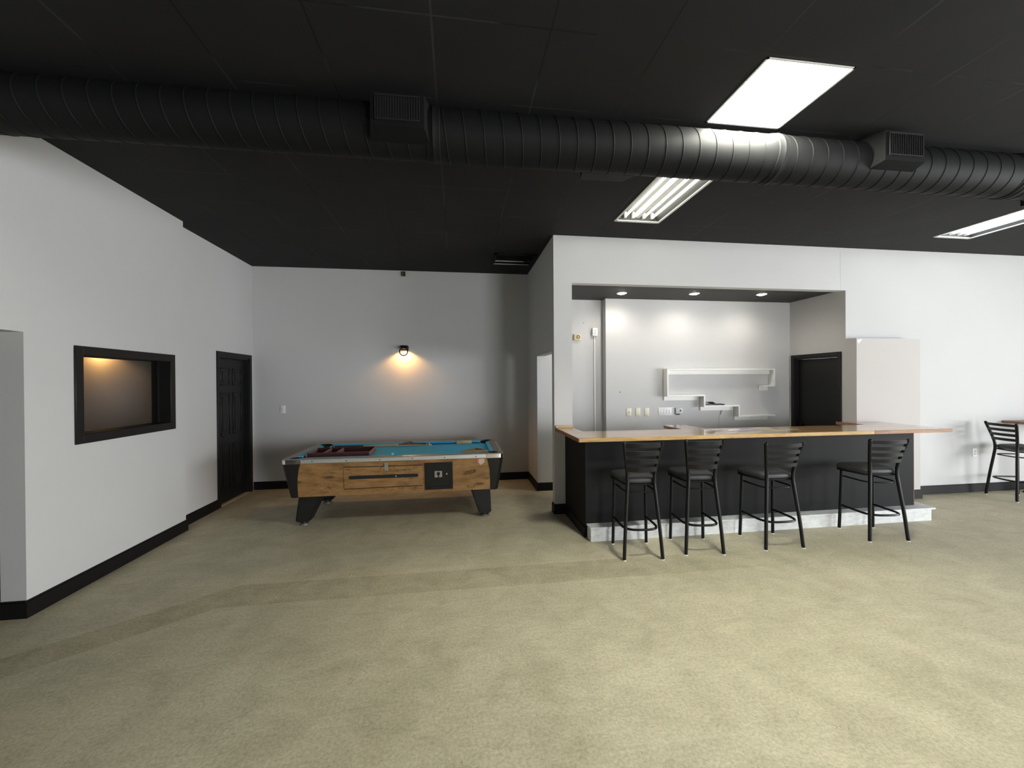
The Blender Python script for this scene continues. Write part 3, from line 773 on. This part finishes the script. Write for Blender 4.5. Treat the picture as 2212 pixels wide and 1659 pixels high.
def on_table():
    # ball tray, maroon wood with dividers
    t = thing('ball_tray', 'maroon wooden ball tray with dividers on the blue cloth', 'tray', (-1.368, 5.03, PZ), math.radians(1.5)); on_bed(t)
    a, b, h, th = .338, .20, .058, .014
    bm = new(); bx(bm, -a, a, -b, -b + th, 0, h, bev=.002); obj('side_panel', bm, M_MAROON, t)
    bm = new(); bx(bm, -a, a, b - th, b, 0, h, bev=.002); obj('side_panel', bm, M_MAROON, t)
    for s in (-1, 1):
        bm = new(); bx(bm, min(s * a, s * (a + th)), max(s * a, s * (a + th)), -b - .012, b + .012, 0, h * .93, bev=.002); obj('end_panel', bm, M_TRAYEND, t)
    for x in (-.175, -.035):
        bm = new(); bx(bm, x - .006, x + .006, -b + th, b - th, 0, h * .9, bev=.002); obj('divider', bm, M_TRAYEND, t)
    obj('tray_base', bx(new(), -a, a, -b + th, b - th, 0, .008), M_MAROON, t)
    # cues along the back cushion
    def cue(name, x0, x1, y0, y1, label):
        L = math.hypot(x1 - x0, y1 - y0); t = thing(name, label, 'cue', (x0, y0, PZ), math.atan2(y1 - y0, x1 - x0), 'pool cues'); on_bed(t)
        bm = new(); tube(bm, [(0, 0, .0148), (.03, 0, .0148), (.42, 0, .0135)], [.013, .0145, .0122], 14); obj('butt', bm, M_CUEDARK, t)
        bm = new(); tube(bm, [(.0, 0, .0148), (.05, 0, .0148)], [.0135, .0147], 14); obj('bumper', bm, M_GPLAS, t)
        bm = new(); tube(bm, [(.42, 0, .0135), (L - .03, 0, .0095)], [.0121, .0066], 14); obj('shaft', bm, M_CUEWOOD, t)
        bm = new(); tube(bm, [(L - .03, 0, .0095), (L - .006, 0, .0093), (L, 0, .0093)], [.0066, .0065, .0055], 12); obj('ferrule', bm, M_WPLAS, t)
    cue('cue_stick', -1.66, -.345, 5.545, 5.535, 'front pool cue with its dark butt at the left, by the back cushion')
    cue('cue_stick', -.375, -1.68, 5.595, 5.585, 'rear pool cue with its dark butt at the right, against the back cushion')
    # triangle rack, lying near the front right
    t = thing('triangle_rack', 'tan wooden triangle rack lying by the right front pocket', 'rack', (.205, 4.86, PZ), math.radians(2)); on_bed(t)
    P = [(-.165, -.09), (.165, -.09), (0.02, .12)]
    def ring(s): 
        out = []
        cxy = (0, 0.0)
        for i in range(3):
            p, q, r = P[i], P[i - 1], P[(i + 1) % 3]
            for f in (.86, .95, 1.0):
                out.append((s * (p[0] + (q[0] - p[0]) * (1 - f) * .6), s * (p[1] + (q[1] - p[1]) * (1 - f) * .6)))
            for f in (.95, .86):
                out.append((s * (p[0] + (r[0] - p[0]) * (1 - f) * .6), s * (p[1] + (r[1] - p[1]) * (1 - f) * .6)))
        return out
    bm = new(); O, I = ring(1), ring(.88); n = len(O); rows = []
    for z, pts in ((0, O), (.045, O), (.045, I), (0, I)): rows.append([bm.verts.new((x, y, z)) for x, y in pts])
    for i in range(4):
        for k in range(n): bm.faces.new((rows[i][k], rows[i][(k + 1) % n], rows[(i + 1) % 4][(k + 1) % n], rows[(i + 1) % 4][k]))
    obj('rack_frame', bm, mat('worn_rack_wood', (0.27, 0.18, 0.075), .5, var=.4, scale=9), t)
    # block on the back rail and chalk
    bm = new(); bx(bm, -.105, .105, -.011, .011, 0, .046, bev=.003, seg=2)
    o = obj('wood_block', bm, M_TAN, None, loc=(.09, 5.596, PZ)); on_bed(o); tag(o, 'pale wooden block standing against the back cushion near the right rear pocket', 'block')
    bm = new(); bx(bm, -.011, .011, -.011, .011, 0, .021, bev=.002)
    o = obj('chalk_cube', bm, M_CHALK, None, loc=(-.735, 4.69, .8226)); on_bed(o); tag(o, 'small pale blue chalk cube on the front rail beside the side pocket', 'chalk')
on_table()

# ------------------------------------------------------------------ bar
def bar():
    xl, xr, yf = 1.328, 5.371, 4.047
    t = thing('bar_counter', 'long charcoal painted bar front under a varnished wooden top', 'bar', ((xl + xr) / 2, (yf + YR) / 2, 0))
    ox, oy = t.location.x, t.location.y
    def b(bm, x0, x1, y0, y1, z0, z1, **k): return bx(bm, x0 - ox, x1 - ox, y0 - oy, y1 - oy, z0, z1, **k)
    obj('front_panel', b(new(), xl, xr, yf, yf + .05, 0, 1.028), M_BARBLK, t)
    obj('side_panel', b(new(), xl, xl + .09, yf + .05, YR - .002, 0, 1.028), M_BARBLK, t)
    obj('side_panel', b(new(), xr - .09, xr, yf + .05, 4.686, 0, 1.028), M_BARBLK, t)
    bm = new(); b(bm, xr, xr + .006, yf + .001, yf + .02, .152, 1.026); o = obj('edge_strip', bm, M_REDWOOD, t)
    bm = new(); b(bm, xl - .012, xl, yf + .01, YR - .02, 0, .10)
    obj('kick_board', bm, M_BASE, t)
    # foot step
    s = thing('foot_step', 'scuffed white wooden foot step along the base of the bar', 'step', ((1.332 + 5.49) / 2, 3.985, 0))
    sx, sy = s.location.x, s.location.y
    def c(bm, x0, x1, y0, y1, z0, z1, **k): return bx(bm, x0 - sx, x1 - sx, y0 - sy, y1 - sy, z0, z1, **k)
    obj('riser', c(new(), 1.345, 5.455, 3.93, 4.044, 0, .131), M_SCUFF, s)
    bm = new(); c(bm, 1.335, 5.372, 3.918, 4.046, .131, .149, bev=.003)
    prism(bm, [(5.36 - sx, 3.918 - sy), (5.50 - sx, 3.918 - sy), (5.535 - sx, 4.16 - sy), (5.38 - sx, 4.16 - sy), (5.38 - sx, 4.046 - sy), (5.36 - sx, 4.046 - sy)], 'z', .131, .149)
    obj('tread', bm, M_SCUFF, s)
    bm = new(); c(bm, 5.40, 5.455, 4.05, 4.15, 0, .131); obj('riser', bm, M_SCUFF, s)
    # wooden top
    w = thing('countertop', 'glossy varnished wooden bar top with a colourful inlay', 'countertop', (3.4, 4.15, 1.029))
    wx, wy, wz = w.location
    def d(bm, x0, x1, y0, y1, z0, z1, **k): return bx(bm, x0 - wx, x1 - wx, y0 - wy, y1 - wy, z0 - wz, z1 - wz, **k)
    obj('slab', d(new(), 1.213, 5.672, 3.886, 4.431, 1.029, 1.068), M_TOP, w)
    obj('edge_board', d(new(), 1.213, 4.63, 3.874, 3.886, 1.029, 1.068, bev=.002), M_EDGEA, w)
    obj('edge_board', d(new(), 4.631, 5.672, 3.874, 3.886, 1.029, 1.068, bev=.002), M_EDGEB, w)
    obj('edge_board', d(new(), 1.203, 1.213, 3.874, YR - .002, 1.029, 1.068, bev=.002), M_EDGEB, w)
    obj('left_return', d(new(), 1.214, 1.425, 4.432, YR - .002, 1.029, 1.068), M_TOP, w)
    bm = new(); d(bm, 5.161, 5.672, 4.432, 4.686, 1.029, 1.068); d(bm, 5.161, 5.318, 4.686, 4.834, 1.029, 1.068)
    obj('right_return', bm, M_REDTOP, w)
    obj('service_shelf', d(new(), 2.645, 2.945, 4.432, 4.85, 1.029, 1.068), M_REDTOP, w)
    obj('upstand', d(new(), 1.203, 1.426, 4.808, YR - .002, 1.0685, 1.100, bev=.002), M_TAN, w)
    Y, Wh, Mr, Pu, Or = [mat(n, cc, .3, coat=1.0) for n, cc in (('inlay_yellow', (.72, .60, .10)), ('inlay_white', (.75, .72, .66)), ('inlay_maroon', (.17, .05, .035)), ('inlay_slate', (.13, .12, .19)), ('inlay_orange', (.72, .42, .12)))]
    SH = [(Y, [(3.50, 4.425), (3.716, 4.425), (3.80, 4.251), (3.56, 4.225)]), (Y, [(3.797, 4.368), (3.866, 4.284), (3.773, 4.196), (3.693, 4.286)]), (Y, [(3.867, 4.279), (3.956, 4.19), (3.913, 4.111), (3.776, 4.153)]),
          (Wh, [(3.133, 4.281), (3.288, 4.345), (3.251, 4.235), (3.075, 4.179)]), (Wh, [(3.041, 4.057), (3.152, 4.142), (3.07, 4.05), (2.928, 4.017)]),
          (Mr, [(2.901, 4.373), (2.99, 4.263), (3.093, 4.275), (2.897, 4.17)]), (Pu, [(3.033, 4.122), (3.246, 4.213), (3.432, 4.102), (3.178, 4.041)]), (Or, [(3.022, 3.958), (3.242, 4.06), (3.34, 4.003), (3.067, 3.91)]),
          (Or, [(3.44, 4.20), (3.60, 4.18), (3.75, 4.08), (3.52, 4.06)]), (Mr, [(3.30, 4.36), (3.46, 4.40), (3.50, 4.30), (3.36, 4.27)]), (Pu, [(3.62, 4.06), (3.86, 4.03), (3.74, 3.98)])]
    for m, pts in SH:
        bm = new(); prism(bm, [(x - wx, y - wy) for x, y in pts], 'z', 1.0681 - wz, 1.0686 - wz); obj('inlay', bm, m, w, smooth=False)
M_EDGEA = wood_mat('golden_edge_board', (0.26, 0.14, 0.04), (0.44, 0.27, 0.09), (0.54, 0.36, 0.15), (0.3, 3, 3), 6, 0.6, knots=False)
M_EDGEB = wood_mat('red_brown_edge_board', (0.14, 0.055, 0.025), (0.27, 0.125, 0.06), (0.40, 0.21, 0.10), (0.5, 3, 3), 6, 0.6, knots=False)
M_REDTOP = wood_mat('varnished_red_bar_top', (0.19, 0.070, 0.030), (0.33, 0.15, 0.070), (0.46, 0.25, 0.13), (2.5, 0.25, 2.5), 4.5, 0.3, coat=1.0, knots=False)
bar()

# ------------------------------------------------------------------ ladder-back bar stools
def make_stool(label, tall, group):
    t = thing('bar_stool', label, 'bar stool', group=group)
    kx, kz = (.90, 1.046) if tall else (1.0, 1.0)
    def V(x, y, z): return (x * kx, y, z * kz)
    for s in (-1, 1):
        pts = spline([V(s * .200, -.190, 0), V(s * .178, -.168, .28), V(s * .150, -.141, .56), V(s * .141, -.131, .68), V(s * .149, -.138, .78), V(s * .176, -.168, .92), V(s * .198, -.195, 1.03)], 5)
        pts.append(Vector(V(s * .201, -.203, 1.040)))
        n = len(pts); bm = new(); tube(bm, pts, [.0165] * (n - 2) + [.0175, .010], 10)
        p = obj('back_post', bm, M_BLKMET, t)
        bm = new(); cyl(bm, V(s * .200, -.190, 0), .0172, .008); obj('glide', bm, M_WPLAS, p)
        bm = new(); tube(bm, [V(s * .190, .190, 0), V(s * .180, .178, .40), V(s * .175, .172, .655 + (0 if tall else .013))], .0155, 10)
        p = obj('leg', bm, M_BLKMET, t)
        bm = new(); cyl(bm, V(s * .190, .190, 0), .0162, .008); obj('glide', bm, M_WPLAS, p)
    # four curved slats
    sh = .021 if tall else .0185
    for i, z in enumerate((1.008, .935, .862, .790) if tall else (1.010, .944, .878, .813)):
        f = (z - .69) / .35; hw = .142 + .056 * f; yy = -.131 - .066 * f
        bm = new(); rows = []; K = 12
        for k in range(K + 1):
            u = -1 + 2 * k / K; x = u * hw; bow = -.030 * (1 - u * u)
            rows.append([bm.verts.new(V(x, yy + bow + o[0], z + o[1])) for o in ((-.003, -sh), (.005, -sh), (.0, sh), (-.008, sh))])
        for k in range(K):
            for j in range(4): bm.faces.new((rows[k][j], rows[k][(j + 1) % 4], rows[k + 1][(j + 1) % 4], rows[k + 1][j]))
        bm.faces.new(rows[0]); bm.faces.new(rows[-1])
        obj('slat', bm, M_BLKMET, t)
    # upholstered seat: rounded trapezoid with a domed top
    def outline(s):
        P = [(-.155, -.115), (.155, -.115), (.218, .205), (.0, .245), (-.218, .205)]
        P = [(-.150, -.118), (0, -.130), (.150, -.118), (.172, -.095), (.215, .15), (.217, .205), (.195, .232), (0, .250), (-.195, .232), (-.217, .205), (-.215, .15), (-.172, -.095)]
        return [(x * s, (y - .06) * s + .06) for x, y in P]
    bm = new(); rows = []
    up = 0 if tall else .013
    for z, s in ((.655, .93), (.661, .985), (.680, 1.0), (.697, .985), (.710, .93), (.718, .80), (.723, .5), (.725, .2)):
        rows.append([bm.verts.new(V(x, y, z + up)) for x, y in outline(s)])
    n = len(rows[0])
    for i in range(len(rows) - 1):
        for k in range(n): bm.faces.new((rows[i][k], rows[i][(k + 1) % n], rows[i + 1][(k + 1) % n], rows[i + 1][k]))
    bm.faces.new(list(reversed(rows[0]))); bm.faces.new(rows[-1])
    st = obj('seat', bm, M_VINYL, t)
    md = st.modifiers.new('soft', 'SUBSURF'); md.levels = 1; md.render_levels = 1
    bm = new(); pts = [V(x * .93, (y - .06) * .93 +   .06, .647 + up) for x, y in outline(1)]
    tube(bm, pts, .010, 8, closed=True); obj('seat_frame', bm, M_BLKMET, t)
    # U-shaped rings
    def hoop(z, hw, yfront, yback, r):
        P = [V(-hw, yfront, z), V(-hw * 1.02, yfront * .4, z)] + [V(-hw * 1.02 * math.copysign(abs(math.cos(a)) ** .62, math.cos(a)), yback * math.sin(a) ** .62, z) for a in [PI * q / 20 for q in range(1, 20)]] + [V(hw * 1.02, yfront * .4, z), V(hw, yfront, z)]
        bm = new(); tube(bm, P, r, 8); return bm
    obj('foot_ring', hoop(.262, .178, .182, -.180, .0115), M_BLKMET, t)
    obj('brace_ring', hoop(.585, .160, .172, -.140, .008), M_BLKMET, t)
    return t
G1 = 'ladder-back bar stools'
def centre(c): return (sum(p[0] for p in c) / 4, sum(p[1] for p in c) / 4, 0)
s1 = make_stool('first black ladder-back stool from the left end of the bar', True, G1)
s1.location = (1.700, 3.645, 0); s1.rotation_euler.z = math.radians(-5.2)
dup(s1, (2.325, 3.662, 0), math.radians(-6.8), 'second black ladder-back stool from the left end of the bar')
s3 = make_stool('black ladder-back stool in front of the bar, third from its left end', False, G1)
s3.location = (3.143, 3.662, 0); s3.rotation_euler.z = math.radians(-1)
dup(s3, (4.345, 3.668, 0), math.radians(-6.5), 'black ladder-back stool nearest the right end of the bar')
dup(s3, (7.59, 4.47, 0), math.radians(-106), 'black ladder-back stool at the small table by the right wall')

# high table by the right wall
def pub_table():
    t = thing('pub_table', 'high table with reddish wooden top against the right wall', 'table', (8.33, 4.44, 0))
    bm = new(); bx(bm, -.40, .40, -.39, .385, .992, 1.03, bev=.004); obj('table_top', bm, M_REDWOOD, t)
    bm = new(); tube(bm, [(0, 0, .02), (0, 0, .985)], .04, 20); obj('column', bm, M_BLKMET, t)
    bm = new(); 
    for a in range(4):
        c, s = math.cos(a * PI / 2 + PI / 4), math.sin(a * PI / 2 + PI / 4)
        tube(bm, [(0, 0, .05), (c * .2, s * .2, .03), (c * .36, s * .36, .014)], [.03, .022, .014], 10)
    obj('base', bm, M_BLKMET, t)
    bm = new(); bx(bm, -.18, .18, -.18, .18, .972, .992); obj('mounting_plate', bm, M_BLKMET, t)
pub_table()

# ------------------------------------------------------------------ things on the bar's back wall
def plate(name, x, z, wd, ht, wall_y, label, cat, m, group=None, kind=None):
    t = thing(name, label, cat, (x, wall_y, z), group=group)
    bm = new(); bx(bm, -wd / 2, wd / 2, -.007, 0, -ht / 2, ht / 2, bev=.003, seg=2); obj('plate', bm, m, t)
    return t
def toggle(t, m, x=0, up=True):
    bm = new(); bx(bm, x - .006, x + .006, -.010, -.006, -.013, .013); hexa(bm, [(x - .004, -.010, -.004), (x + .004, -.010, -.004), (x + .004, -.010, .006), (x - .004, -.010, .006)], [(x - .004, -.024, .006), (x + .004, -.024, .006), (x + .004, -.024, .013), (x - .004, -.024, .013)])
    obj('toggle', bm, m, t)
def screws(t, z, m):
    for s in (-1, 1):
        bm = new(); cyl(bm, (0, -.0085, s * z), .003, .002, 'y', 8); obj('screw', bm, m, t)
t = plate('light_switch', 2.582, 1.170, .078, .122, YQ, 'cream toggle switch plate, left of the two blank plates', 'switch', M_CREAM, 'cream wall plates'); toggle(t, M_STEEL); screws(t, .048, M_STEEL)
t = plate('blank_plate', 2.729, 1.172, .073, .124, YQ, 'cream blank wall plate next to the toggle switch', 'wall plate', M_CREAM, 'cream wall plates'); screws(t, .04, M_CREAM)
t = plate('blank_plate', 2.871, 1.170, .074, .124, YQ, 'cream blank wall plate nearest the four-gang switch', 'wall plate', M_CREAM, 'cream wall plates'); screws(t, .04, M_CREAM)
t = plate('switch_panel', 3.188, 1.175, .258, .124, YQ, 'wide white plate with four rocker switches under the shelf', 'switch', M_WPLAS)
for i in range(4):
    bm = new(); bx(bm, -.095 + i * .046 , -.065 + i * .046, -.012, -.006, -.030, .030, bev=.002); o = obj('rocker', bm, M_WPLAS, t)
bm = new(); bx(bm, .088, .125, -.0078, -.006, -.058, .058); obj('side_cover', bm, M_GPLAS, t)
t = thing('thermostat', 'small grey thermostat with a dark dot beside the four-gang switch', 'thermostat', (3.388, YQ, 1.18))
bm = new(); bx(bm, -.056, .056, -.032, 0, -.045, .047, bev=.005, seg=2); obj('housing', bm, M_GPLAS, t)
bm = new(); cyl(bm, (.018, -.036, .006), .012, .006, 'y', 16); obj('sensor', bm, M_DARK, t)
bm = new(); bx(bm, -.04, .012, -.030, -.004, -.058, -.045); obj('connector', bm, M_DARK, t)
# alarm sounder
t = thing('alarm_sounder', 'yellowed square alarm sounder with a round grille on the back wall', 'alarm', (1.815, YQL, 2.315))
bm = new(); bx(bm, -.053, .053, -.045, 0, -.045, .045, bev=.005, seg=2); obj('housing', bm, M_YCREAM, t)
bm = new(); cyl(bm, (.008, -.050, .002), .030, .006, 'y', 24); obj('grille', bm, mat('sounder_grille', (0.10, .07, .03), .5), t)
bm = new(); bx(bm, .008 - .004, .008 + .004, -.053, -.048, -.026, .030); bx(bm, .008 - .028, .008 + .028, -.053, -.048, -.002, .006); obj('grille_bar', bm, M_YCREAM, t)
# surface outlet box with conduit
t = thing('surface_outlet', 'white surface outlet box with a thin conduit running down the wall', 'outlet', (2.09, YQL, 2.398))
bm = new(); bx(bm, -.040, .040, -.042, 0, -.060, .060, bev=.004, seg=2); obj('box', bm, M_WPLAS, t)
for z in (.022, -.022):
    bm = new(); bx(bm, -.016, .016, -.0445, -.041, z - .015, z + .015, bev=.002); bx(bm, -.008, -.005, -.0455, -.043, z - .004, z + .008); bx(bm, .005, .008, -.0455, -.043, z - .004, z + .008); obj('socket', bm, M_GPLAS, t)
bm = new(); bx(bm, -.009, .010, -.014, 0, -1.62, -.060, bev=.003); obj('conduit', bm, M_WPLAS, t)

# stepped white wall shelf
def wall_shelf():
    t = thing('wall_shelf', 'white zigzag wall shelf stepping down to the right above the bar', 'shelf', (4.1, YQ, 1.45))
    D, th = .115, .022
    ox, oz = 4.1, 1.45
    def bd(name, x0, x1, z0, z1, m=M_WHSHELF, d=D): 
        return obj(name, bx(new(), x0 - ox, x1 - ox, -d, -.002, z0 - oz, z1 - oz, bev=.0015), m, t)
    k = 1 - D / YQ      # front edges seen in the photo sit this much nearer
    def X(x): return x * (1 - .02)
    L0, R0 = 3.143, 4.955
    bd('upper_board', L0, R0, 1.805, 1.827)
    bd('left_upright', L0, L0 + th, 1.405, 1.805)
    bd('right_upright', R0 - th, R0, 1.545, 1.805)
    bd('small_board', R0 - .205, R0 - th, 1.545, 1.567)
    bd('first_step_board', L0 + th, 3.765, 1.405, 1.427)
    bd('step_upright', 3.765 - th, 3.765, 1.262, 1.405)
    bd('second_step_board', 3.765 - th, 4.345, 1.240, 1.262)
    bd('step_upright', 4.345 - th, 4.345, 1.102, 1.240)
    bd('third_step_board', 4.345 - th, 4.955, 1.080, 1.102)
    for nm, x0, x1, z1 in (('cleat', L0 + th, R0 - th, 1.805), ('cleat', L0 + .002, 3.70, 1.405), ('cleat', 3.745, 4.30, 1.240), ('cleat', 4.325, 4.90, 1.080), ('cleat', R0 - .205, R0 - .05, 1.545)):
        bm = new(); prism(bm, [(x0 - ox, z1 - oz), (x1 - ox, z1 - oz), (x1 - ox, z1 - oz - .062), (x0 - ox, z1 - oz - .062)], 'y', -.020, -.001)
        c = obj(nm, bm, M_WHSHELF, t)
        for q in range(3):
            bm = new(); xx = x0 + (x1 - x0) * (.2 + .3 * q) - ox; cyl(bm, (xx, -.0215, z1 - oz - .032), .0035, .002, 'y', 8)
            obj('nail_head', bm, M_STEEL, c)
wall_shelf()
# crumpled black strap on the second step
bm = new(); rnd = random.Random(4)
P = []
for i in range(60):
    a = i * .9; r = .028 + .022 * math.sin(i * .37)
    P.append((r * 1.2 * math.cos(a) - .02, .02 * math.sin(a * 1.3) - .0, .016 + .018 * (1 + math.sin(i * .53)) * .9))
tube(bm, P, .0065, 6)
tube(bm, spline([(-.06, 0, .008), (-.10, -.01, .008), (-.13, .0, .007)], 5), .007, 6)
tube(bm, spline([(.0, 0, .02), (.06, -.008, .012), (.11, .004, .014), (.16, -.006, .009), (.19, 0, .009)], 5), .010, 8)
tube(bm, spline([(.02, .01, .02), (.08, .014, .010), (.14, .008, .011), (.19, .014, .009)], 5), .008, 8)
o = obj('strap_bundle', bm, mat('black_webbing', (.016, .014, .018), .5), None, loc=(3.93, YQ - .06, 1.2625)); tag(o, 'crumpled black strap lying on the middle step of the white shelf', 'strap')
# loose connector dangling from a wire
t = thing('hanging_connector', 'small white connector dangling on a thin wire under the white shelf', 'connector', (4.115, YQ, 1.15))
bm = new(); tube(bm, [(0.004, -.014, .035), (-.004, -.014, -.01)], [.013, .012], 4); tube(bm, [(.014, -.014, .03), (-.014, -.014, -.035)], .014, 4); obj('plug', bm, M_WPLAS, t)
bm = new(); tube(bm, spline([(.012, -.012, .03), (.05, -.008, .065), (.0, -.004, .075)], 5), .003, 6); tube(bm, spline([(-.012, -.012, -.03), (-.04, -.006, -.08), (-.05, -.004, -.25)], 5), .002, 6); obj('wire', bm, M_GPLAS, t)
# small marks left by old fixings are wall holes
for i, (x, z, y, lb) in enumerate(((2.442, 1.478, YQ, 'small dark anchor hole in the wall left of the white shelf'), (1.92, 2.54, YQL, 'upper small dark screw hole between the sounder and outlet box'))):
    bm = new(); cyl(bm, (0, -.002, 0), .008 if i == 0 else .006, .0022, 'y', 12)
    o = obj('wall_anchor', bm, M_DARK, None, loc=(x, y, z)); tag(o, lb, 'wall anchor')

# alcove wall fittings
t = plate('light_switch', -2.70, 1.238, .075, .122, YB, 'white wall switch on the alcove back wall near the black door', 'switch', M_WPLAS); toggle(t, M_WPLAS); screws(t, .048, M_STEEL)
t = thing('wall_sensor', 'tiny black sensor high on the alcove wall under the ceiling', 'sensor', (-.845, YB, 3.40))
bm = new(); bx(bm, -.030, .026, -.05, 0, -.033, .033, bev=.003); obj('housing', bm, M_BRONZE, t)
bm = new(); bx(bm, .014, .030, -.052, -.048, -.036, .036); bx(bm, -.032, .020, -.052, -.048, .027, .036); obj('bracket', bm, M_DARK, t)
# outlet on the right wall
t = plate('wall_outlet', 7.453, .572, .078, .122, YR, 'white double outlet low on the right wall beside the stool', 'outlet', M_WPLAS)
for z in (.021, -.021):
    bm = new(); cyl(bm, (0, -.0095, z), .017, .003, 'y', 18); bx(bm, -.008, -.005, -.011, -.009, z - .003, z + .008); bx(bm, .005, .008, -.011, -.009, z - .003, z + .008); obj('socket', bm, M_GPLAS, t)
